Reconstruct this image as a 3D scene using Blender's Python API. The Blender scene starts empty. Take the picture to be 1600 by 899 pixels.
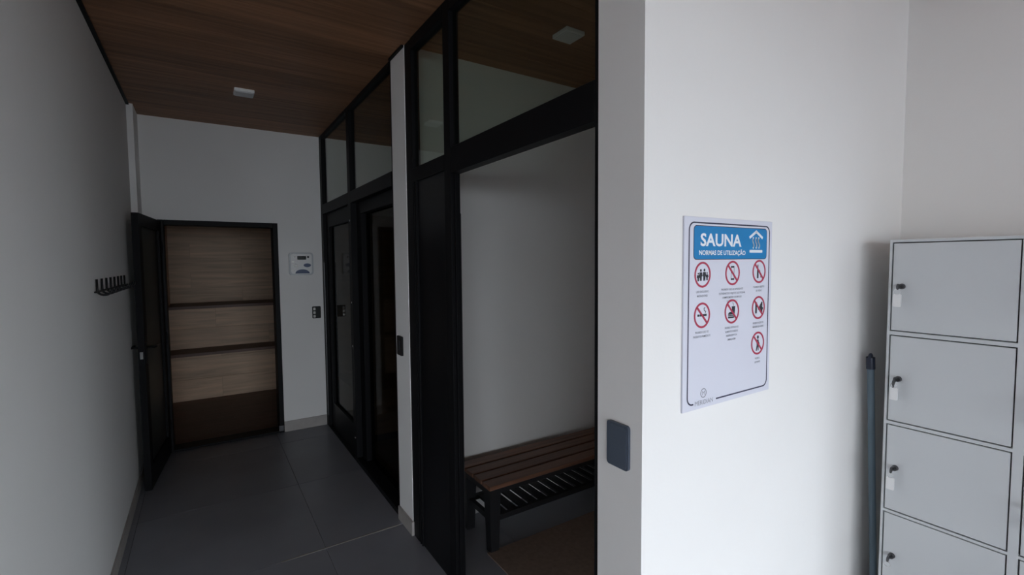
import bpy, bmesh, math, random
from mathutils import Vector, Matrix
random.seed(4)
C = bpy.context.scene.collection
SC = bpy.context.scene

# ------------------------------------------------------------------ camera, sky, exposure
YAW, PITCH, ROLL, FPX = 0.57732, 0.05565, -0.00804, 741.56
fw = Vector((math.sin(YAW)*math.cos(PITCH), math.cos(YAW)*math.cos(PITCH), -math.sin(PITCH)))
r0 = Vector((math.cos(YAW), -math.sin(YAW), 0)); u0 = r0.cross(fw)
cr, sr = math.cos(ROLL), math.sin(ROLL)
rt = r0*cr + u0*sr; up = u0*cr - r0*sr
cam = bpy.data.cameras.new('camera'); camo = bpy.data.objects.new('camera', cam); C.objects.link(camo)
cam.sensor_width = 36; cam.lens = FPX/1600*36; cam.clip_start = 0.02
camo.matrix_world = Matrix(((rt.x, up.x, -fw.x, 0), (rt.y, up.y, -fw.y, 0), (rt.z, up.z, -fw.z, 1.62), (0, 0, 0, 1)))
SC.camera = camo

wd = bpy.data.worlds.new('sky'); SC.world = wd; wd.use_nodes = True
bg = wd.node_tree.nodes['Background']
bg.inputs[0].default_value = (0.84, 0.92, 1.0, 1); bg.inputs[1].default_value = 4.0

SC.view_settings.view_transform = 'Standard'; SC.view_settings.look = 'None'
SC.view_settings.gamma = 1; SC.view_settings.use_curve_mapping = False
SC.view_settings.exposure = 1.28
SC.cycles.use_denoising = True
SC.cycles.max_bounces = 10; SC.cycles.diffuse_bounces = 6; SC.cycles.transparent_max_bounces = 16
SC.cycles.sample_clamp_indirect = 8

# window behind the camera: x WX0..WX1, z 0..WZ at y = WY
WX0, WX1, WZ, WY = -4.3, 1.90, 2.2, -9.0
RX, LY = -4.5, 0.90              # the room behind the camera widens to the left (x = RX) where the left wall ends (y = LY)
pl = bpy.data.lights.new('sky_portal', 'AREA'); pl.shape = 'RECTANGLE'; pl.size = WX1-WX0; pl.size_y = WZ
pl.cycles.is_portal = True
plo = bpy.data.objects.new('sky_portal', pl); C.objects.link(plo)
plo.location = ((WX0+WX1)/2, WY-0.16, WZ/2); plo.rotation_euler = (math.pi/2, 0, math.pi)
plo.rotation_euler = Vector((0, 1, 0)).to_track_quat('-Z', 'Z').to_euler()
# unseen opening added in the right wall to light the left wall: y VY0..VY1
VY0, VY1, VZ = -7.0, -1.2, 2.2
pl2 = bpy.data.lights.new('side_portal', 'AREA'); pl2.shape = 'RECTANGLE'; pl2.size = VY1-VY0; pl2.size_y = VZ
pl2.cycles.is_portal = True
pl2o = bpy.data.objects.new('side_portal', pl2); C.objects.link(pl2o)
pl2o.location = (2.744+.16, (VY0+VY1)/2, VZ/2); pl2o.rotation_euler = Vector((-1, 0, 0)).to_track_quat('-Z', 'Z').to_euler()

# unseen opening added far left to brighten left-facing surfaces: y UY0..UY1
UY0, UY1 = -8.8, -4.6
pl3 = bpy.data.lights.new('left_portal', 'AREA'); pl3.shape = 'RECTANGLE'; pl3.size = UY1-UY0; pl3.size_y = VZ
pl3.cycles.is_portal = True
pl3o = bpy.data.objects.new('left_portal', pl3); C.objects.link(pl3o)
pl3o.location = (RX-.16, (UY0+UY1)/2, VZ/2); pl3o.rotation_euler = Vector((1, 0, 0)).to_track_quat('-Z', 'Z').to_euler()

# ------------------------------------------------------------------ materials
def lin(r, g, b):
    f = lambda c: c/12.92 if c <= .04045 else ((c+.055)/1.055)**2.4
    return (f(r/255), f(g/255), f(b/255), 1)
def mat(name, col, rough=.5, metal=0, spec=.5, noise=None, streak=None, bump=None, rnd=0, coat=0):
    """noise=(scale, amount); streak=(axis scales, amount) varies the colour like grain; bump=(scale, strength)"""
    m = bpy.data.materials.new(name); m.use_nodes = True
    nt = m.node_tree; b = nt.nodes['Principled BSDF']
    b.inputs['Base Color'].default_value = (*col[:3], 1)
    b.inputs['Roughness'].default_value = rough; b.inputs['Metallic'].default_value = metal
    b.inputs['Specular IOR Level'].default_value = spec
    N, L = nt.nodes.new, nt.links.new
    tc = None
    if noise or streak or bump or rnd:
        tc = N('ShaderNodeTexCoord')
    cur = None
    def mul(fac_socket, lo, hi):
        nonlocal cur
        mr = N('ShaderNodeMapRange'); mr.inputs[1].default_value = .25; mr.inputs[2].default_value = .75
        mr.inputs[3].default_value = lo; mr.inputs[4].default_value = hi
        L(fac_socket, mr.inputs[0])
        mx = N('ShaderNodeVectorMath'); mx.operation = 'SCALE'
        if cur is None: mx.inputs[0].default_value = col[:3]
        else: L(cur, mx.inputs[0])
        L(mr.outputs[0], mx.inputs['Scale']); cur = mx.outputs[0]
    if noise:
        n = N('ShaderNodeTexNoise'); n.inputs['Scale'].default_value = noise[0]; n.inputs['Detail'].default_value = 6
        L(tc.outputs['Object'], n.inputs['Vector']); mul(n.outputs['Fac'], 1-noise[1], 1+noise[1])
    if streak:
        mp = N('ShaderNodeMapping'); mp.inputs['Scale'].default_value = streak[0]
        src = tc.outputs['Object']
        if rnd:
            oi = N('ShaderNodeObjectInfo'); ad = N('ShaderNodeVectorMath'); ad.operation = 'ADD'
            sc = N('ShaderNodeVectorMath'); sc.operation = 'SCALE'; sc.inputs[0].default_value = (7, 3, 5)
            L(oi.outputs['Random'], sc.inputs['Scale']); L(src, ad.inputs[0]); L(sc.outputs[0], ad.inputs[1]); src = ad.outputs[0]
        L(src, mp.inputs['Vector'])
        n = N('ShaderNodeTexNoise'); n.inputs['Scale'].default_value = 1; n.inputs['Detail'].default_value = 5
        n.inputs['Distortion'].default_value = .6
        L(mp.outputs[0], n.inputs['Vector']); mul(n.outputs['Fac'], 1-streak[1], 1+streak[1])
    if rnd:
        oi = N('ShaderNodeObjectInfo'); mr = N('ShaderNodeMapRange')
        mr.inputs[1].default_value = 0; mr.inputs[2].default_value = 1
        mul(oi.outputs['Random'], 1-rnd, 1+rnd)
    if cur is not None: L(cur, b.inputs['Base Color'])
    if bump:
        n = N('ShaderNodeTexNoise'); n.inputs['Scale'].default_value = bump[0]; n.inputs['Detail'].default_value = 4
        L(tc.outputs['Object'], n.inputs['Vector'])
        bp = N('ShaderNodeBump'); bp.inputs['Strength'].default_value = bump[1]; bp.inputs['Distance'].default_value = .002
        L(n.outputs['Fac'], bp.inputs['Height']); L(bp.outputs[0], b.inputs['Normal'])
    return m
def glass_mat(name, tint, ior=1.45, rough=.02):
    m = bpy.data.materials.new(name); m.use_nodes = True; nt = m.node_tree
    nt.nodes.remove(nt.nodes['Principled BSDF']); N, L = nt.nodes.new, nt.links.new
    out = nt.nodes['Material Output']; t = N('ShaderNodeBsdfTransparent'); t.inputs[0].default_value = (*tint, 1)
    g = N('ShaderNodeBsdfGlossy'); g.inputs['Roughness'].default_value = rough; g.inputs[0].default_value = (1, 1, 1, 1)
    f = N('ShaderNodeFresnel'); ge = N('ShaderNodeNewGeometry'); mr = N('ShaderNodeMapRange')
    mr.inputs[3].default_value = ior; mr.inputs[4].default_value = 1/ior      # same reflectance entering and leaving the pane
    L(ge.outputs['Backfacing'], mr.inputs[0]); L(mr.outputs[0], f.inputs[0])
    mx = N('ShaderNodeMixShader'); L(f.outputs[0], mx.inputs[0]); L(t.outputs[0], mx.inputs[1]); L(g.outputs[0], mx.inputs[2])
    L(mx.outputs[0], out.inputs[0]); return m

M = dict(
    white=mat('white_wall_paint', (.86, .85, .835), .75, spec=.25, noise=(1.3, .02), bump=(90, .12)),
    tile=mat('dark_grey_porcelain', (.25, .26, .295), .40, noise=(2.2, .12), bump=(60, .06), rnd=.05),
    grout=mat('dark_grout', (.045, .045, .047), .9),
    pale_grout=mat('pale_grout', (.33, .31, .28), .9),
    skirt=mat('grey_porcelain_skirting', (.38, .355, .335), .45, noise=(14, .10)),
    ceil=mat('brown_wood_ceiling', (.29, .140, .070), .5, streak=((1.2, 26, 26), .38), rnd=.10, spec=.3),
    slab=mat('ceiling_slab', (.03, .02, .015), .9),
    black=mat('black_aluminium', (.0065, .0065, .0075), .5, spec=.12),
    blackp=mat('black_panel', (.0045, .0045, .006), .35, spec=.3),
    greyp=mat('charcoal_panel', (.012, .012, .0135), .45, spec=.4),
    glass=glass_mat('clear_glass', (.80, .84, .80)),
    tint=glass_mat('grey_frosted_glass', (.36, .39, .38), 1.12, .35),
    dtint=glass_mat('smoky_glass', (.40, .38, .34), 1.08, .05),
    tan=mat('tan_wood_look_tile', (.62, .44, .30), .5, streak=((1.6, 14, 22), .26), rnd=.06),
    tangrout=mat('brown_grout', (.40, .28, .19), .9),
    brown=mat('dark_brown_tread', (.15, .083, .065), .5, streak=((1.6, 22, 14), .25), rnd=.06),
    bench=mat('bench_wood', (.17, .080, .048), .5, streak=((2, 40, 40), .35), rnd=.12),
    benchmetal=mat('bench_black_steel', (.012, .012, .014), .5),
    matt=mat('tan_mat', (.26, .19, .15), .85, noise=(40, .15)),
    locker=mat('light_grey_steel_paint', (.60, .62, .635), .42, spec=.35, noise=(3, .015)),
    seam=mat('locker_shadow_gap', (.03, .03, .032), .8),
    steel=mat('dark_steel', (.10, .10, .105), .35, metal=.9),
    chrome=mat('chrome', (.75, .75, .77), .2, metal=1),
    tag=mat('white_plastic_tag', (.80, .80, .80), .4),
    navy=mat('navy_plastic', (.012, .018, .04), .4),
    pole=mat('blue_grey_pole', (.12, .17, .21), .35),
    bristle=mat('bristles', (.05, .06, .09), .9),
    plate=mat('slate_blue_plate', (.075, .095, .13), .35, spec=.4),
    blackpl=mat('black_plastic', (.010, .010, .011), .4, spec=.2),
    silver=mat('silver_button', (.35, .34, .32), .35, metal=.7),
    cwhite=mat('white_plastic', (.86, .86, .86), .35),
    clight=mat('pale_grey_face', (.58, .60, .62), .35),
    cblue=mat('blue_badge', (.045, .075, .17), .35),
    lcd=mat('lcd_black', (.012, .014, .015), .2),
    lampw=mat('white_diffuser', (.78, .78, .78), .4),
    signw=mat('sign_white_pvc', (.70, .71, .80), .35, spec=.3),
    sblue=mat('sign_blue', (.008, .21, .50), .4, spec=.3),
    sline=mat('sign_navy', (.035, .035, .075), .45, spec=.3),
    sred=mat('sign_red', (.43, .035, .08), .45, spec=.3),
    sblack=mat('sign_black', (.025, .025, .035), .45, spec=.3),
    sgrey=mat('sign_grey', (.26, .27, .31), .45, spec=.3),
    slett=mat('sign_white_ink', (.82, .85, .90), .45, spec=.3),
    ground=mat('bounce_concrete', (.11, .095, .08), .9, noise=(3, .1)),
)

# ------------------------------------------------------------------ mesh helpers
W = {}
def bbox(bm):
    xs = [v.co for v in bm.verts]
    return Vector([min(c[i] for c in xs) for i in range(3)]), Vector([max(c[i] for c in xs) for i in range(3)])
def obj(name, bm, m, parent=None, origin=None, smooth=False):
    lo, hi = bbox(bm)
    og = Vector(origin) if origin is not None else Vector(((lo.x+hi.x)/2, (lo.y+hi.y)/2, lo.z))
    bmesh.ops.translate(bm, verts=bm.verts, vec=-og)
    me = bpy.data.meshes.new(name); bm.to_mesh(me); bm.free()
    me.materials.append(m if not isinstance(m, str) else M[m])
    if smooth:
        for p in me.polygons: p.use_smooth = True
    o = bpy.data.objects.new(name, me); C.objects.link(o)
    W[o] = og
    if parent: o.parent = parent; o.location = og - W[parent]
    else: o.location = og
    return o
def tag(o, label, cat, group=None, kind=None):
    o['label'] = label; o['category'] = cat
    if group: o['group'] = group
    if kind: o['kind'] = kind
    return o
def thing(name, loc, label, cat, group=None, kind=None, rotz=0, local=False):
    o = bpy.data.objects.new(name, None); C.objects.link(o); o.empty_display_size = .1
    o.location = loc; o.rotation_euler = (0, 0, rotz)
    W[o] = Vector((0, 0, 0)) if local else Vector(loc)
    return tag(o, label, cat, group, kind)
def B(*boxes, bev=0, seg=1):
    """boxes (x0,x1,y0,y1,z0,z1) joined in one bmesh"""
    bm = bmesh.new()
    for x0, x1, y0, y1, z0, z1 in boxes:
        r = bmesh.ops.create_cube(bm, size=1)
        for v in r['verts']:
            v.co = Vector(((x0+x1)/2+v.co.x*(x1-x0), (y0+y1)/2+v.co.y*(y1-y0), (z0+z1)/2+v.co.z*(z1-z0)))
    if bev: bmesh.ops.bevel(bm, geom=bm.edges[:], offset=bev, segments=seg, affect='EDGES', profile=.5)
    return bm
def CYL(p0, p1, r0_, r1_=None, n=16, bm=None):
    bm = bm or bmesh.new(); p0 = Vector(p0); p1 = Vector(p1); d = p1-p0
    r = bmesh.ops.create_cone(bm, cap_ends=True, segments=n, radius1=r0_, radius2=r0_ if r1_ is None else r1_, depth=d.length)
    q = Vector((0, 0, 1)).rotation_difference(d.normalized()).to_matrix().to_4x4()
    bmesh.ops.transform(bm, matrix=Matrix.Translation((p0+p1)/2) @ q, verts=r['verts'])
    return bm
def TUBE(pts, r, n=8, bm=None):
    bm = bm or bmesh.new(); pts = [Vector(p) for p in pts]; rings = []
    side = None
    for i, p in enumerate(pts):
        t = (pts[min(i+1, len(pts)-1)]-pts[max(i-1, 0)]).normalized()
        if side is None: side = t.orthogonal().normalized()
        side = (side - t*side.dot(t)).normalized(); b = t.cross(side)
        rings.append([bm.verts.new(p + (side*math.cos(a)+b*math.sin(a))*r) for a in [k*2*math.pi/n for k in range(n)]])
    for a, b in zip(rings, rings[1:]):
        for k in range(n): bm.faces.new((a[k], a[(k+1) % n], b[(k+1) % n], b[k]))
    bm.faces.new(rings[0][::-1]); bm.faces.new(rings[-1])
    return bm
def RING(c, R, r, axis, n=20, m=6, bm=None):
    """torus about axis 0/1/2"""
    bm = bm or bmesh.new(); rows = []
    for i in range(n):
        a = 2*math.pi*i/n; row = []
        for j in range(m):
            b = 2*math.pi*j/m; q = R+r*math.cos(b); l = [q*math.cos(a), q*math.sin(a), r*math.sin(b)]
            v = [0, 0, 0]; v[(axis+1) % 3] = l[0]; v[(axis+2) % 3] = l[1]; v[axis] = l[2]
            row.append(bm.verts.new(Vector(c)+Vector(v)))
        rows.append(row)
    for i in range(n):
        for j in range(m):
            bm.faces.new((rows[i][j], rows[(i+1) % n][j], rows[(i+1) % n][(j+1) % m], rows[i][(j+1) % m]))
    return bm
def PRISM(loops, fmap, h, bm=None):
    """extrude 2-D loops; fmap(u, v, d) -> world point, d in 0..h (h = front)"""
    bm = bm or bmesh.new()
    for lp in loops:
        f = [bm.verts.new(fmap(u, v, h)) for u, v in lp]; k = [bm.verts.new(fmap(u, v, 0)) for u, v in lp]
        bm.faces.new(f); bm.faces.new(k[::-1]); n = len(lp)
        for i in range(n): bm.faces.new((f[i], k[i], k[(i+1) % n], f[(i+1) % n]))
    bmesh.ops.recalc_face_normals(bm, faces=bm.faces)
    return bm
def rrect(u0, u1, v0, v1, r, n=5):
    out = []
    for cx, cy, a0 in ((u1-r, v1-r, 0), (u0+r, v1-r, 90), (u0+r, v0+r, 180), (u1-r, v0+r, 270)):
        for k in range(n+1):
            a = math.radians(a0+90*k/n); out.append((cx+r*math.cos(a), cy+r*math.sin(a)))
    return out
def ell(cx, cy, rx, ry, n=24, a0=0, a1=360):
    full = abs(a1-a0) >= 360
    return [(cx+rx*math.cos(math.radians(a0+(a1-a0)*k/(n if full else n-1))), cy+ry*math.sin(math.radians(a0+(a1-a0)*k/(n if full else n-1)))) for k in range(n)]
def strokes(pts, w, closed=False):
    """polyline of width w as quads"""
    L = []; n = len(pts)
    for i in range(n if closed else n-1):
        a = Vector(pts[i]); b = Vector(pts[(i+1) % n]); d = (b-a)
        if d.length < 1e-7: continue
        d.normalize(); s = Vector((-d.y, d.x))*w/2; e = d*w*.25
        L.append([tuple(a-s-e), tuple(b-s+e), tuple(b+s+e), tuple(a+s-e)])
    return L
def annulus(bm, cx, cy, R, r, fmap, h, n=32):
    for k in range(n):
        a, b = 2*math.pi*k/n, 2*math.pi*(k+1)/n
        PRISM([[(cx+r*math.cos(a), cy+r*math.sin(a)), (cx+R*math.cos(a), cy+R*math.sin(a)), (cx+R*math.cos(b), cy+R*math.sin(b)), (cx+r*math.cos(b), cy+r*math.sin(b))]], fmap, h, bm)
    return bm
def TEXT(s, u, v, size, fmap, h, width=None, bold=0, align='CENTER', xscale=1):
    """lettering as a flat mesh; (u, v) = anchor on the baseline"""
    cu = bpy.data.curves.new('lettering', 'FONT'); cu.body = s; cu.size = 1; cu.align_x = align; cu.offset = bold
    cu.resolution_u = 3
    to = bpy.data.objects.new('lettering', cu); C.objects.link(to)
    bpy.context.view_layer.update()
    dg = bpy.context.evaluated_depsgraph_get(); me = bpy.data.meshes.new_from_object(to.evaluated_get(dg))
    bm = bmesh.new(); bm.from_mesh(me)
    bpy.data.objects.remove(to); bpy.data.meshes.remove(me); bpy.data.curves.remove(cu)
    lo, hi = bbox(bm); sx = size*xscale
    if width: sx = width/(hi.x-lo.x)
    for vt in bm.verts: vt.co = Vector(fmap(u+vt.co.x*sx, v+vt.co.y*size, h))
    return bm
def merge(*bms):
    bm = bms[0]
    for b in bms[1:]:
        me = bpy.data.meshes.new('tmp'); b.to_mesh(me); b.free(); bm.from_mesh(me); bpy.data.meshes.remove(me)
    return bm

# ------------------------------------------------------------------ room shell
XL, XP, XR, YB, ZC, YS = -.439, .992, 2.744, 4.946, 2.837, .876
YN, YF = 2.620, 2.842            # divider wall (its end shows as the white pillar)
DX0, DX1, DZ = -.303, .603, 1.99 # sauna door opening
TH = .15
def structure(name, bm, m, label, cat):
    return tag(obj(name, bm, m), label, cat, kind='structure')

floor = structure('floor', B((RX-.15, XR+.15, WY-.15, LY, -.10, -.004), (XL-.15, XR+.15, LY, YB+TH, -.10, -.004)), 'grout', 'dark grey porcelain tiled floor running down the corridor', 'floor')
TS, gx, gy = .93, .53, 2.77
tile_cache = {}
for i in range(-7, 3):
    for j in range(-14, 3):
        y0, y1 = max(gy+j*TS, WY), min(gy+(j+1)*TS, YB)
        x0, x1 = max(gx+i*TS, RX if y1 <= LY+.03 else XL), min(gx+(i+1)*TS, XR)
        if x1-x0 < .02 or y1-y0 < .02: continue
        g = .0012
        key = (round(x1-x0, 3), round(y1-y0, 3)); og = ((x0+x1)/2, (y0+y1)/2, -.012)
        if key not in tile_cache:
            t = obj('floor_tile', B((x0+g, x1-g, y0+g, y1-g, -.012, 0), bev=.0008), 'tile', floor, og); tile_cache[key] = t
        else:
            t = tile_cache[key].copy(); C.objects.link(t); t.location = Vector(og)-W[floor]
gl = obj('grout_line', B((.30, .965, gy-.0045, gy+.0045, -.006, .0012)), 'pale_grout', floor); gl['label'] = 'pale grout line across the dark tiles'

ceiling = structure('ceiling', B((RX-.15, XR+.15, WY-.15, LY, ZC+.014, ZC+.10), (XL-.15, XR+.15, LY, YB+TH, ZC+.014, ZC+.10)), 'slab', 'brown wood plank ceiling above the corridor', 'ceiling')
PW = .20; first = None; y = WY
while y < YB-.01:
    y1 = min(y+PW, YB); xa = RX if y1 <= LY+.001 else XL; og = ((xa+XR)/2, (y+y1)/2, ZC)
    if first is None or abs((y1-y)-PW) > 1e-4 or fxa != xa:
        first = None; fxa = xa
        p = obj('ceiling_plank', B((xa, XR, y+.0007, y1-.0007, ZC, ZC+.014), bev=.0008), 'ceil', ceiling, og)
        if first is None: first = p
    else:
        p = first.copy(); C.objects.link(p); p.location = Vector(og)-W[ceiling]
    y = y1

wl = structure('wall_left', B((XL-TH, XL, LY, YB+TH, -.1, ZC+.1)), 'white', 'long white painted wall on the left side of the corridor', 'wall')
obj('pilaster', B((XL, -.399, 4.645, YB, 0, ZC)), 'white', wl)
structure('wall_back', B((XL, DX0, YB, YB+TH, 0, ZC), (DX1, XR, YB, YB+TH, 0, ZC), (DX0, DX1, YB, YB+TH, DZ, ZC)), 'white', 'white end wall of the corridor around the wood sauna doorway', 'wall')
structure('wall_left_return', B((RX, XL-TH, LY, LY+TH, -.1, ZC+.1)), 'white', 'white wall left of the camera where the room widens', 'wall')
structure('wall_far_left', B((RX-TH, RX, UY1, LY+TH, -.1, ZC+.1), (RX-TH, RX, WY-.15, UY0, -.1, ZC+.1), (RX-TH, RX, UY0, UY1, VZ, ZC+.1)), 'white', 'white side wall far left behind the camera', 'wall')
structure('wall_right', B((XR, XR+TH, VY1, YB+TH, -.1, ZC+.1), (XR, XR+TH, WY-.15, VY0, -.1, ZC+.1), (XR, XR+TH, VY0, VY1, VZ, ZC+.1)), 'white', 'white side wall behind the grey lockers', 'wall')
structure('wall_near', B((XP, XR, YS, 1.05, 0, ZC)), 'white', 'bright white wall carrying the sauna rules sign', 'wall')
structure('wall_divider', B((XP, XR, YN, YF, 0, ZC)), 'white', 'white divider wall whose narrow end stands between the two glass partitions', 'wall')
structure('wall_rear', B((RX, WX0, WY-.15, WY, 0, ZC), (WX1, XR, WY-.15, WY, 0, ZC), (WX0, WX1, WY-.15, WY, WZ, ZC)), 'white', 'white wall with a wide opening to daylight behind the camera', 'wall')
structure('bounce_ground', B((-18, 16, -24, WY-.15, -.2, -.02), (XR+TH, 16, WY-.15, 6, -.2, -.02), (-18, RX-TH, WY-.15, 6, -.2, -.02)), 'ground', 'unseen grey concrete ground added outside the openings to bounce daylight', 'ground')  # out-of-view ground, added to bounce daylight into the room

structure('baseboard_back', B((DX1, XP-.004, YB-.012, YB, 0, .10), bev=.001), 'skirt', 'grey porcelain baseboard right of the sauna doorway', 'baseboard')
structure('baseboard_left', B((XL, XL+.010, LY, 4.645, 0, .082), bev=.001), 'skirt', 'thin grey baseboard along the left corridor wall', 'baseboard')
structure('baseboard_divider', B((XP-.012, XP, YN-.012, YF, 0, .082), (XP, XP+.012, YN-.012, YN, 0, .082)), 'skirt', 'grey baseboard wrapped around the foot of the white pillar', 'baseboard')
structure('baseboard_near', B((XP+.012, 2.28, YS-.012, YS, 0, .082)), 'skirt', 'grey baseboard under the sauna rules sign', 'baseboard')
structure('trim_1', B((XL, XL+.018, LY, 4.645, ZC-.012, ZC)), 'black', 'thin black edge trim between left wall and wood ceiling', 'trim')
structure('trim_2', B((XP-.014, XP, YN, YF, ZC-.012, ZC)), 'black', 'short black edge trim on top of the white pillar', 'trim')

# ------------------------------------------------------------------ wood-look sauna behind the end wall
SX0, SX1, SY = -.375, 1.45, 7.72
def plank_rows(parent, kind, x0, x1, v0, v1, fix, rh, ln, m, off=0):
    """kind 'y': wall facing -Y at y=fix, rows in z; 'x': wall facing +X at x=fix running in y; 'z': tread at z=fix, rows in y"""
    v = v0; k = 0; cache = {}
    while v < v1-.005:
        ve = min(v+rh, v1); s = x0 - ((k*.5+off) % 1)*ln; g = .0010
        while s < x1:
            a, b = max(s, x0), min(s+ln, x1)
            if b-a > .03:
                if kind == 'y': bx = (a+g, b-g, fix, fix+.010, v+g, ve-g)
                elif kind == 'x': bx = (fix-.010, fix, a+g, b-g, v+g, ve-g)
                else: bx = (a+g, b-g, v+g, ve-g, fix-.010, fix)
                key = (round(b-a, 3), round(ve-v, 3)); og = ((bx[0]+bx[1])/2, (bx[2]+bx[3])/2, bx[4])
                if key not in cache: cache[key] = obj('wood_tile', B(bx, bev=.0008), m, parent, og)
                else:
                    t = cache[key].copy(); C.objects.link(t); t.location = Vector(og)-W[parent]
            s += ln
        v = ve; k += 1
structure('floor_sauna', B((SX0-.1, SX1+.1, YB+TH, SY+.1, -.1, -.012)), 'tangrout', 'dark brown wood-look floor inside the sauna', 'floor')
fs = bpy.data.objects['floor_sauna']
plank_rows(fs, 'z', SX0, SX1, YB+TH, 6.72, 0, .20, 1.2, 'brown')
ws = structure('wall_sauna_back', B((SX0-.1, SX1+.1, SY+.010, SY+.12, -.1, 2.5)), 'tangrout', 'wood-look tiled end wall above the top sauna tier', 'wall')
plank_rows(ws, 'y', SX0, SX1, 1.09, 2.4, SY, .20, 1.2, 'tan', .3)
wsl = structure('wall_sauna_left', B((SX0-.1, SX0-.010, YB+TH, SY+.01, -.1, 2.5)), 'tangrout', 'wood-look tiled wall on the left inside the sauna', 'wall')
plank_rows(wsl, 'x', YB+TH, SY, 0, 2.4, SX0, .20, 1.2, 'tan', .1)
structure('wall_sauna_right', B((SX1, SX1+.1, YB+TH, SY+.01, -.1, 2.5)), 'tan', 'wood-look wall on the right inside the sauna', 'wall')
structure('ceiling_sauna', B((SX0-.1, SX1+.1, YB+TH, SY+.12, 2.4, 2.5)), 'brown', 'low brown ceiling inside the sauna', 'ceiling')
def tier(y0, y1, zt, zb, label):
    SX0, SX1 = -.373, 1.448
    t = thing('sauna_bench', ((SX0+SX1)/2, y0, 0), label, 'bench')
    obj('bench_core', B((SX0+.002, SX1-.002, y0+.012, y1, 0, zt-.012)), 'tangrout', t)
    plank_rows(t, 'y', SX0, SX1, zb, zt-.035, y0, .25, 1.2, 'tan', zt)
    n = obj('nosing', B((SX0, SX1, y0-.012, y0+.05, zt-.035, zt), bev=.002), 'brown', t); n['label'] = 'dark brown bench edge'
    plank_rows(t, 'z', SX0, SX1, y0+.05, y1, zt, .20, 1.2, 'brown', .2)
tier(6.72, 7.11, .56, 0, 'lower tan sauna tier with dark brown tread just above the sauna floor')
tier(7.11, SY, 1.09, .56, 'upper tan sauna tier with dark brown tread below the sauna end wall')

# door_1: black framed smoked glass door standing open against the left wall
d1 = thing('door_1', ((DX0+DX1)/2, YB, 0), 'black framed glass sauna door standing open against the left wall', 'door', kind='structure')
for x0, x1 in ((DX0, DX0+.042), (DX1-.042, DX1)):
    obj('jamb', B((x0, x1, YB-.012, YB+TH, 0, DZ), bev=.002), 'black', d1)
obj('header', B((DX0+.042, DX1-.042, YB-.012, YB+TH, DZ-.042, DZ), bev=.002), 'black', d1)
obj('threshold', B((DX0+.042, DX1-.042, YB, YB+TH, 0, .018), bev=.002), 'black', d1)
hinge = Vector((DX0+.006, YB-.02, 0)); tip = Vector((-.378, 4.165, 0)); LL = (tip-hinge).length
ang = math.atan2((tip-hinge).y, (tip-hinge).x)
# leaf frame: local +X runs hinge -> tip, local +Y faces the corridor (after rotation)
st, tk, lz0, lz1 = .085, .040, .012, 1.975
leaf = obj('door_leaf', B((0, st, -tk/2, tk/2, lz0, lz1), (LL-st, LL, -tk/2, tk/2, lz0, lz1), (st, LL-st, -tk/2, tk/2, lz1-st, lz1), (st, LL-st, -tk/2, tk/2, lz0, lz0+.16)), 'black', None, (0, 0, 0))
leaf.parent = d1; leaf.location = hinge-W[d1]; leaf.rotation_euler = (0, 0, ang); W[leaf] = Vector((0, 0, 0))
obj('glass_pane', B((st, LL-st, -.004, .004, lz0+.16, lz1-st)), 'tint', leaf)
hz = 1.03; hx = LL-.045
for s in (-1, 1):
    obj('escutcheon', B((hx-.017, hx+.017, s*tk/2-.004, s*tk/2+.004, hz-.12, hz+.035), bev=.003), 'blackpl', leaf)
    obj('lever_handle', TUBE([(hx, s*tk/2, hz), (hx, s*(tk/2+.045), hz), (hx-.012, s*(tk/2+.052), hz), (hx-.12, s*(tk/2+.052), hz-.002)], .008), 'blackpl', leaf, smooth=True)
obj('latch_plate', B((LL, LL+.002, -.009, .009, hz-.075, hz-.025)), 'chrome', leaf)['label'] = 'bright metal latch plate'
for z in (.25, 1.0, 1.75):
    obj('hinge', CYL((-.004, .018, z-.05), (-.004, .018, z+.05), .009, n=10), 'blackpl', leaf)
obj('door_catch', B((DX1-.050, DX1-.006, YB-.026, YB-.012, .02, .075), bev=.003), 'steel', d1)

# ------------------------------------------------------------------ glass partitions
# window_1: far partition (second sauna)
FD = .05
w1 = thing('window_1', (XP, (YF+YB)/2, 0), 'far black framed glass partition between end wall and white pillar', 'partition', kind='structure')
bz0, bz1 = 2.087, 2.177
def bar(parent, name, x0, x1, y0, y1, z0, z1, m='black'):
    return obj(name, B((x0, x1, y0, y1, z0, z1), bev=.0015), m, parent)
bar(w1, 'stile', XP, XP+FD, 4.86, YB, 0, ZC)
bar(w1, 'mullion', XP, XP+FD, 3.84, 3.92, 0, ZC)
bar(w1, 'stile', XP+.004, XP+FD, YF, YF+.03, 0, ZC)
for a, b in ((3.92, 4.86), (YF+.03, 3.84)):
    bar(w1, 'transom_bar', XP, XP+FD, a, b, bz0, bz1)
    bar(w1, 'head_rail', XP, XP+FD, a, b, ZC-.03, ZC)
    obj('transom_pane', B((XP+.022, XP+.028, a, b, bz1, ZC-.03)), 'glass', w1)
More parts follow.
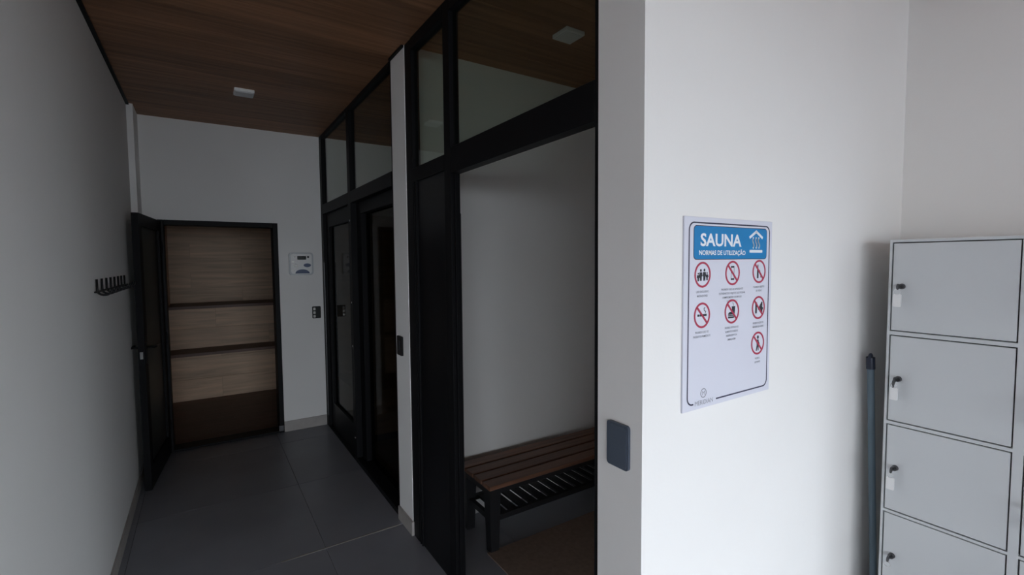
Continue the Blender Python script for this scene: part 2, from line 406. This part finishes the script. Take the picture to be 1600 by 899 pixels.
# narrow framed side panel
bar(w1, 'panel_stile', XP+FD-.02, XP+FD+.03, 4.74, 4.86, .012, bz0)
bar(w1, 'panel_stile', XP+FD-.02, XP+FD+.03, 3.92, 4.02, .012, bz0)
bar(w1, 'panel_rail', XP+FD-.02, XP+FD+.03, 4.02, 4.74, bz0-.13, bz0)
bar(w1, 'panel_rail', XP+FD-.02, XP+FD+.03, 4.02, 4.74, .012, .26)
obj('side_pane', B((XP+FD, XP+FD+.006, 4.02, 4.74, .26, bz0-.13)), 'dtint', w1)
bar(w1, 'bottom_track', XP, XP+FD+.03, 3.92, 4.86, 0, .012)
pu = obj('steel_strip', B((XP-.006, XP, 4.846, 4.852, .12, 1.62)), 'steel', w1); pu['label'] = 'thin shiny vertical strip'  # thin steel strip up the far stile
for z in (.14, .62, 1.02): obj('fixing', CYL((XP-.010, 4.90, z), (XP, 4.90, z), .008, n=10), 'chrome', w1)
bar(w1, 'sill', XP, 1.12, YF, 3.84, 0, .038)
# glass door leaf of the far partition
d2 = thing('door_2', (XP+.075, 3.35, .038), 'smoky glass door in black frame beside the white pillar', 'door', kind='structure')
bar(d2, 'door_stile', XP+.045, XP+.115, 3.72, 3.835, .04, bz0)
obj('glass_pane', B((XP+.085, XP+.093, YF+.035, 3.72, .04, bz0-.09)), 'dtint', d2)
bar(d2, 'top_rail', XP+.045, XP+.115, YF+.03, 3.72, bz0-.09, bz0)
for z in (.20, .95, 1.30, 1.95): obj('fixing', CYL((XP-.006, 3.86, z), (XP, 3.86, z), .008, n=10), 'chrome', d2)

# second sauna room behind window_1
structure('floor_steam_room', B((1.12, XR, YF, YB, 0, .034)), 'tan', 'tan floor inside the far glazed room', 'floor')
bs = thing('steam_bench', (1.9, 4.1, .034), 'tan built-in bench inside the far glazed room', 'bench')
obj('bench_block', B((1.075, XR, 4.06, YB-.012, .11, .50)), 'tan', bs)
obj('kick_panel', B((1.075, XR, 4.10, YB-.012, .034, .11)), 'blackp', bs)
structure('wall_steam_back', B((1.075, XR, YB-.012, YB, .034, 2.10)), 'tan', 'tan wood-look tiled lower wall in the far glazed room', 'wall')
structure('wall_steam_side', B((XR-.012, XR, YF, YB-.012, .034, 2.10)), 'tan', 'tan wood-look tiled side wall in the far glazed room', 'wall')

# window_2: near partition with an open doorway
w2 = thing('window_2', (XP, 1.83, 0), 'near black framed partition with open doorway and glazed transoms', 'partition', kind='structure')
cz0, cz1 = 2.035, 2.155
bar(w2, 'stile', XP, XP+FD, 1.05, 1.066, 0, ZC)
bar(w2, 'mullion', XP, XP+FD, 2.045, 2.112, 0, ZC)
bar(w2, 'stile', XP+.003, XP+FD, 2.525, YN, 0, ZC)
bar(w2, 'transom_bar', XP, XP+FD, 1.066, 2.045, cz0, cz1)
bar(w2, 'transom_bar', XP, XP+FD, 2.112, 2.525, 2.06, 2.135)
for a, b in ((1.066, 2.045), (2.112, 2.525)):
    bar(w2, 'head_rail', XP, XP+FD, a, b, ZC-.06, ZC)
    obj('transom_pane', B((XP+.022, XP+.028, a, b, 2.135, ZC-.06)), 'glass', w2)
obj('upper_panel', B((XP+.012, XP+.030, 2.112, 2.525, 1.825, 2.06)), 'greyp', w2)['label'] = 'charcoal upper panel'
obj('lower_panel', B((XP+.010, XP+.032, 2.112, 2.525, .0, 1.825)), 'blackp', w2)['label'] = 'black lower panel'
for y in (2.50, 2.475): bar(w2, 'panel_bead', XP, XP+.012, y, y+.010, 0, 2.06)
bar(w2, 'door_stop', XP+.016, XP+.03, 2.030, 2.045, 0, cz0)
bar(w2, 'slide_strip', XP+FD, XP+FD+.006, 2.05, 2.062, 0, 1.85, 'steel')

# ------------------------------------------------------------------ bench, mat
bx0, bx1, by0, by1, bzt = 1.262, 2.66, 2.175, 2.555, .392
bn = thing('slatted_bench', ((bx0+bx1)/2, (by0+by1)/2, 0), 'wooden slatted bench on dark steel frame beyond the open doorway', 'bench')
sw, sg = .0845, .014
for k in range(4):
    y0 = by0+k*(sw+sg)
    if k == 0: s0 = obj('slat', B((bx0, bx1, y0, y0+sw, bzt-.024, bzt), bev=.003), 'bench', bn)
    else: s = s0.copy(); C.objects.link(s); s.location = s0.location+Vector((0, k*(sw+sg), 0))
def leg(x, y):
    bm = bmesh.new(); a, b = .036, .025
    top = [bm.verts.new((x+sx*a, y+sy*a, bzt-.024)) for sx, sy in ((-1, -1), (1, -1), (1, 1), (-1, 1))]
    bot = [bm.verts.new((x+sx*b, y+sy*b, 0)) for sx, sy in ((-1, -1), (1, -1), (1, 1), (-1, 1))]
    bm.faces.new(top); bm.faces.new(bot[::-1])
    for i in range(4): bm.faces.new((bot[i], bot[(i+1) % 4], top[(i+1) % 4], top[i]))
    return bm
for x in (bx0+.045, bx1-.045):
    for y in (by0+.05, by1-.05): obj('leg', leg(x, y), 'benchmetal', bn)
for y in (by0+.03, by1-.055): obj('long_rail', B((bx0+.03, bx1-.03, y, y+.025, bzt-.065, bzt-.024)), 'benchmetal', bn)
for x in (bx0+.012, bx1-.042): obj('end_rail', B((x, x+.03, by0+.01, by1-.01, bzt-.062, bzt-.024)), 'benchmetal', bn)
for y in (by0+.04, by1-.065): obj('shelf_rail', B((bx0+.03, bx1-.03, y, y+.025, .165, .195)), 'benchmetal', bn)
for x in (bx0+.03, bx1-.055): obj('shelf_end', B((x, x+.025, by0+.065, by1-.065, .165, .195)), 'benchmetal', bn)
f = None
for k in range(17):
    x = bx0+.10+k*.072
    if f is None: f = obj('shelf_slat', B((x, x+.048, by0+.065, by1-.065, .178, .192)), 'benchmetal', bn); fx = x
    else: s = f.copy(); C.objects.link(s); s.location = f.location+Vector((x-fx, 0, 0))
tag(obj('floor_mat', B((1.262, 2.68, 1.09, 2.215, 0, .006), bev=.002), 'matt'), 'flat tan mat on the grey floor in front of the slatted bench', 'mat')

# ------------------------------------------------------------------ ceiling lights
def lamp(x, y, label):
    t = thing('ceiling_light', (x, y, ZC), label, 'light', group='square ceiling lights')
    obj('light_frame', B((x-.062, x+.062, y-.062, y+.062, ZC-.022, ZC), bev=.003), 'cwhite', t)
    obj('diffuser', B((x-.052, x+.052, y-.052, y+.052, ZC-.026, ZC-.021), bev=.002), 'lampw', t)
lamp(.292, 3.907, 'small white square ceiling light on the corridor wood ceiling')
lamp(1.69, 2.02, 'small square ceiling light above the slatted bench seen through the transom glass')

# ------------------------------------------------------------------ coat hooks on the left wall
ck = thing('coat_rack', (XL, 3.5, 1.48), 'black rack of eight coat hooks on the left wall', 'coat rack')
obj('rail', B((XL, XL+.012, 2.99, 4.06, 1.482, 1.490), bev=.002), 'blackpl', ck)
hk = None
for k in range(8):
    y = 3.03+k*.139
    if hk is None:
        pts = [(XL+.007, y, 1.548), (XL+.007, y, 1.500)]
        for a in range(0, 181, 20):
            q = math.radians(180+a); pts.append((XL+.034+.027*math.cos(q), y, 1.492+.022*math.sin(q)))
        pts.append((XL+.066, y, 1.505))
        hk = obj('hook', TUBE(pts, .0050), 'blackpl', ck, (XL, y, 1.48), smooth=True)
    else:
        s = hk.copy(); C.objects.link(s); s.location = hk.location+Vector((0, k*.139, 0))

# ------------------------------------------------------------------ control panel and switches
def fwall(y):                     # plane facing -Y
    return lambda u, v, d: Vector((u, y-d, v))
def fstub(x):                     # plane facing -X, u = y (grows to the left in view)
    return lambda u, v, d: Vector((x-d, u, v))
px0, px1, pz0, pz1 = .683, .908, 1.500, 1.720
cp = thing('control_panel', ((px0+px1)/2, YB, pz0), 'white sauna control panel with blue badges right of the sauna doorway', 'control panel')
PU = lambda c: px0+(c-125)/250*(px1-px0)
PV = lambda c: pz0+(320-c)/228*(pz1-pz0)
fm = fwall(YB)
def bulge():
    out = []
    for u, v in rrect(-1, 1, -1, 1, .22, 5): out.append((u*(1-.07*v*v), v*(1-.02*u*u)))
    return out
mc, mz, hw, hh = (px0+px1)/2, (pz0+pz1)/2, (px1-px0)/2, (pz1-pz0)/2
obj('housing', PRISM([[(mc+u*hw, mz+v*hh) for u, v in bulge()]], fm, .035), 'clight', cp)
fc = fwall(YB-.035)
obj('face_plate', PRISM([[(mc+u*hw*.86, mz+v*hh*.88) for u, v in bulge()]], fc, .004), 'cwhite', cp)
f2 = fwall(YB-.039)
obj('display', PRISM([rrect(PU(210), PU(298), PV(165), PV(128), .006)], f2, .002), 'lcd', cp)
for c in ((185, 137, 9), (168, 270, 9)): obj('indicator', PRISM([ell(PU(c[0]), PV(c[1]), .008, .008, 12)], f2, .004), 'silver', cp)
obj('indicator', PRISM([ell(PU(317), PV(138), .009, .011, 12)], f2, .004), 'lcd', cp)
obj('push_button', PRISM([ell(PU(190), PV(224), .018, .018, 16)], f2, .003), 'silver', cp)
obj('button_cap', PRISM([ell(PU(190), PV(224), .011, .011, 16)], f2, .008), 'tag', cp)
obj('printed_mark', PRISM([rrect(PU(160), PU(188), PV(196), PV(178), .003)], f2, .001), 'silver', cp)
obj('oval_badge', PRISM([ell(PU(307), PV(221), .033, .018, 24)], f2, .002), 'cblue', cp)
obj('dome_badge', PRISM([ell(PU(258), PV(302), .064, .040, 20, 0, 180)], f2, .002), 'cblue', cp)

s1 = thing('switch_plate', (.924, YB, 1.075), 'small black switch plate with silver buttons below the control panel', 'switch')
obj('plate', PRISM([rrect(.885, .963, 1.075, 1.192, .008)], fm, .010), 'blackpl', s1)
for k in range(3): obj('button', PRISM([rrect(.893, .913, 1.083+k*.036, 1.107+k*.036, .004)], fwall(YB-.010), .005), 'silver', s1)
s2 = thing('switch_plate', (XP, 2.76, 1.06), 'black switch plate on the narrow white pillar end', 'switch')
obj('plate', PRISM([rrect(2.722, 2.806, 1.055, 1.172, .008)], fstub(XP), .010), 'blackpl', s2)
obj('rocker', PRISM([rrect(2.752, 2.79, 1.085, 1.142, .003)], fstub(XP-.010), .004), 'greyp', s2)
s3 = thing('blank_plate', (XP, .96, 1.02), 'slate blue blank wall plate on the white wall end beside the sign', 'wall plate')
o = obj('plate', PRISM([rrect(.9185, 1.0025, 1.022, 1.152, .010)], fstub(XP), .009), 'plate', s3)
obj('plate_face', PRISM([rrect(.924, .997, 1.028, 1.146, .008)], fstub(XP-.009), .002), 'plate', s3)

# ------------------------------------------------------------------ sauna rules sign
sg_ = thing('sauna_sign', (1.386, YS, 1.172), 'white and blue sauna rules sign on the bright white wall', 'sign')
SP = .006
obj('board', B((1.155, 1.618, YS-SP, YS, 1.172, 1.745), bev=.0008), 'signw', sg_)
fs0 = fwall(YS-SP); e1, e2, e3 = .0005, .0009, .0013
# border, open at the bottom left where the maker's mark sits
bl = [(1.318, 1.190)]
rr = .022; u0_, u1_, v0_, v1_ = 1.1765, 1.6015, 1.190, 1.728
def arc(cx, cy, a0, a1, n=7): return [(cx+rr*math.cos(math.radians(a0+(a1-a0)*k/n)), cy+rr*math.sin(math.radians(a0+(a1-a0)*k/n))) for k in range(n+1)]
bl += arc(u1_-rr, v0_+rr, -90, 0) + arc(u1_-rr, v1_-rr, 0, 90) + arc(u0_+rr, v1_-rr, 90, 180) + arc(u0_+rr, v0_+rr, 180, 270) + [(1.204, v0_)]
obj('border_line', PRISM(strokes(bl, .0044), fs0, e1), 'sline', sg_)
obj('header_edge', PRISM([rrect(1.1965, 1.5855, 1.6195, 1.7205, .013)], fs0, e1), 'sline', sg_)
obj('header_panel', PRISM([rrect(1.1985, 1.5835, 1.6215, 1.7185, .012)], fs0, e2), 'sblue', sg_)
obj('title_lettering', TEXT('SAUNA', 1.3305, 1.6610, .0515, fs0, e3, width=.209, bold=.026), 'slett', sg_)
obj('subtitle_lettering', TEXT('NORMAS DE UTILIZAÇÃO', 1.3405, 1.6335, .0195, fs0, e3, width=.238, bold=.028), 'slett', sg_)
em = strokes([(1.484, 1.690), (1.5205, 1.7095), (1.557, 1.690)], .0085)
for k in (-1, 0, 1):
    em += strokes([(1.5205+k*.0165+.0035*math.sin(t*math.pi/4), 1.656+t*.0042) for t in range(9)], .0058)
em.append(rrect(1.483, 1.558, 1.641, 1.650, .003))
obj('steam_emblem', PRISM(em, fs0, e3), 'slett', sg_)
def man(x, y, s, w=1):
    return [ell(x, y+.86*s, .11*s, .12*s, 10), [(x-.17*s*w, y+.70*s), (x+.17*s*w, y+.70*s), (x+.22*s*w, y+.38*s), (x+.13*s, y+.36*s), (x+.12*s, y), (x+.02*s, y), (x, y+.3*s), (x-.02*s, y), (x-.12*s, y), (x-.13*s, y+.36*s), (x-.22*s*w, y+.38*s)]]
def sym_family(x, y):
    return [], man(x-.0085, y-.018, .036) + man(x+.0085, y-.018, .037) + man(x-.0205, y-.019, .026, 1.2) + man(x+.0215, y-.017, .025, 1.2)
def sym_phone(x, y):
    return strokes([(x-.008, y-.02), (x-.008, y+.02)], .0012)+strokes([(x+.008, y-.02), (x+.008, y+.02)], .0012), [rrect(x-.009, x+.009, y+.0165, y+.022, .002), rrect(x-.009, x+.009, y-.022, y-.0165, .002)]
def sym_bottle(x, y):
    return strokes([(x+.007, y-.019), (x+.013, y-.019), (x+.010, y-.019), (x+.010, y-.008), (x+.004, y+.004)], .0016), [[(x-.012, y-.022), (x-.003, y-.022), (x-.003, y+.004), (x-.0055, y+.011), (x-.0055, y+.023), (x-.0095, y+.023), (x-.0095, y+.011), (x-.012, y+.004)]]
def sym_smoke(x, y):
    return strokes([(x+.015, y+.006), (x+.018, y+.011), (x+.010, y+.014), (x+.009, y+.020), (x+.014, y+.023)], .002), [rrect(x-.022, x-.012, y-.003, y+.0035, .001), rrect(x-.010, x+.022, y-.003, y+.0035, .001)]
def sym_food(x, y):
    return strokes([(x+.008, y+.018), (x+.006, y+.026), (x+.003, y+.027)], .0016), [ell(x-.008, y-.010, .012, .009, 12, 0, 180), rrect(x-.020, x+.012, y-.0145, y-.0115, .001), rrect(x-.020, x+.012, y-.021, y-.016, .002), [(x+.002, y-.010), (x+.014, y-.010), (x+.017, y+.016), (x-.001, y+.016)]]
def sym_14(x, y): return [], []
def sym_pregnant(x, y):
    return [], [ell(x+.001, y+.020, .0055, .006, 12), [(x-.006, y+.012), (x+.005, y+.012), (x+.007, y+.004), (x+.012, y-.002), (x+.007, y-.008), (x+.006, y-.025), (x+.002, y-.025), (x+.001, y-.010), (x-.005, y-.026), (x-.010, y-.025), (x-.005, y-.006)]]
rules = [
    (1.241, 1.575, sym_family, False, ['USO EXCLUSIVO', 'MORADORES'], [.060, .050]),
    (1.393, 1.577, sym_phone, True, ['PROIBIDO USO DE APARELHOS', 'ELETRÔNICOS E OBJETOS QUE POSSAM', 'COMPROMETER O BOM USO', 'DO ESPAÇO'], [.116, .138, .102, .056]),
    (1.543, 1.579, sym_bottle, True, ['PROIBIDO OBJETOS', 'DE VIDRO'], [.066, .034]),
    (1.241, 1.454, sym_smoke, True, ['PROIBIDO USO DE', 'PRODUTOS FUMÍGEROS'], [.064, .082]),
    (1.393, 1.456, sym_food, True, ['PROIBIDO ENTRADA DE', 'ALIMENTOS E BEBIDAS', 'INDEPENDENTE DA', 'EMBALAGEM'], [.072, .068, .058, .042]),
    (1.543, 1.459, sym_14, True, ['PROIBIDO ACESSO DE', 'MENORES DE 14 ANOS'], [.062, .064]),
    (1.543, 1.340, sym_pregnant, True, ['PROIBIDO', 'GESTANTES'], [.028, .034]),
]
for x, y, sym, slash, cap, cw in rules:
    bm = annulus(bmesh.new(), x, y, .0385, .0325, fs0, e2)
    if slash:
        q = .036*math.sqrt(.5); PRISM(strokes([(x-q, y+q), (x+q, y-q)], .0062), fs0, e3, bm)
    pg = obj('pictogram', bm, 'sred', sg_)
    lines, solid = sym(x, y)
    if sym is sym_14: obj('symbol', TEXT('14', x, y-.017, .049, fs0, e1, width=.046, bold=.035), 'sblack', pg)
    else: obj('symbol', PRISM(lines+solid, fs0, e1), 'sblack', pg)
    bms = [TEXT(t, x, y-.0535-.0125*k, .0088, fs0, e1, width=w, bold=.01) for k, (t, w) in enumerate(zip(cap, cw))]
    obj('caption', merge(*bms), 'sgrey', pg)
lg = annulus(bmesh.new(), 1.2535, 1.2175, .0145, .0120, fs0, e1, 24)
lo_ = obj('logo_ring', lg, 'sgrey', sg_)
obj('logo_letter', TEXT('M', 1.2535, 1.2110, .019, fs0, e1), 'sgrey', lo_)
obj('logo_lettering', TEXT('MERIDIAN', 1.2565, 1.1835, .0200, fs0, e1, width=.088), 'sgrey', sg_)

# ------------------------------------------------------------------ lockers
LX, ly0, ly1, lzt = 2.300, .010, .767, 1.692
lk = thing('locker', ((LX+XR)/2, (ly0+ly1)/2, 0), 'light grey steel locker with eight keyed doors against the right wall', 'locker')
fr = .014                        # face frame depth
col = [(.402, .757), (.035, .372)]
rowt = [1.680, 1.312, .950, .586]; rowb = [1.330, .966, .600, .232]
obj('body', B((LX+fr, XR-.004, ly0, ly1, .08, lzt)), 'locker', lk)
fb = [(LX, LX+fr, ly0, ly1, rowt[0]+.002, lzt), (LX, LX+fr, ly0, ly1, .08, rowb[3]-.002)]
for k in range(3): fb.append((LX, LX+fr, ly0, ly1, rowt[k+1]+.002, rowb[k]-.002))
for k in range(4):
    for a, b in ((ly0, col[1][0]-.002), (col[1][1]+.002, col[0][0]-.002), (col[0][1]+.002, ly1)):
        fb.append((LX, LX+fr, a, b, rowb[k]-.002, rowt[k]+.002))
obj('face_frame', B(*fb), 'locker', lk)
obj('door_reveal', B(*[(LX+fr-.003, LX+fr+.0005, a-.001, b+.001, rowb[k]-.001, rowt[k]+.001) for k in range(4) for a, b in col]), 'seam', lk)
for y in (ly0+.03, ly1-.03):
    for x in (LX+.04, XR-.05): obj('foot', B((x-.02, x+.02, y-.02, y+.02, 0, .08)), 'seam', lk)
door_lock = [('key', True), ('keys', True), ('key', True), ('key', False), ('key', True), ('keys', True), ('key', True), ('key', False)]
n = 0
for ci, (a, b) in enumerate(col):
    for k in range(4):
        g = .0025
        dr = obj('locker_door', B((LX+.001, LX+fr-.004, a+g, b-g, rowb[k]+g, rowt[k]-g), bev=.0012), 'locker', lk)
        ky, kz = b-.033, rowt[k]-.172
        kind, tg = door_lock[n]; n += 1
        obj('lock', CYL((LX+.001, ky, kz), (LX-.013, ky, kz), .0115, .0100, 18), 'steel', dr)
        kb = B((LX-.034, LX-.013, ky-.0015, ky+.0015, kz-.0045, kz+.0045))
        bow = CYL((LX-.040, ky-.0015, kz), (LX-.040, ky+.0015, kz), .012, n=16)
        obj('key', merge(kb, bow), 'steel', dr)
        if kind == 'keys':
            obj('key', merge(B((LX-.040, LX-.030, ky+.003, ky+.0055, kz-.040, kz-.010)), CYL((LX-.036, ky+.003, kz-.012), (LX-.036, ky+.0055, kz-.012), .012, n=16)), 'steel', dr)
        obj('key_ring', RING((LX-.042, ky+.001, kz-.020), .0105, .0010, 0), 'chrome', dr)
        if tg:
            t = obj('key_tag', PRISM([rrect(ky-.012, ky+.014, kz-.078, kz-.029, .004)], fstub(LX-.038), .004), 'tag', dr); t['label'] = 'white key tag'

# ------------------------------------------------------------------ broom in the gap behind the lockers
br = thing('broom', (2.41, .822, 0), 'blue grey broom handle with navy cap standing between lockers and white wall', 'broom')
ba, bt = Vector((2.424, .822, .10)), Vector((2.345, .836, 1.215)); dv = (bt-ba).normalized()
obj('handle', CYL(ba, bt-dv*.05, .0130, n=16), 'pole', br, smooth=False)
obj('cap', merge(CYL(bt-dv*.062, bt-dv*.012, .0158, n=16), RING(bt-dv*.010, .0105, .0052, 1, 18, 8)), 'navy', br)
obj('head', B((2.31, 2.53, .795, .850, .075, .115), bev=.006), 'navy', br)
obj('bristles', B((2.315, 2.525, .800, .845, 0, .075)), 'bristle', br)
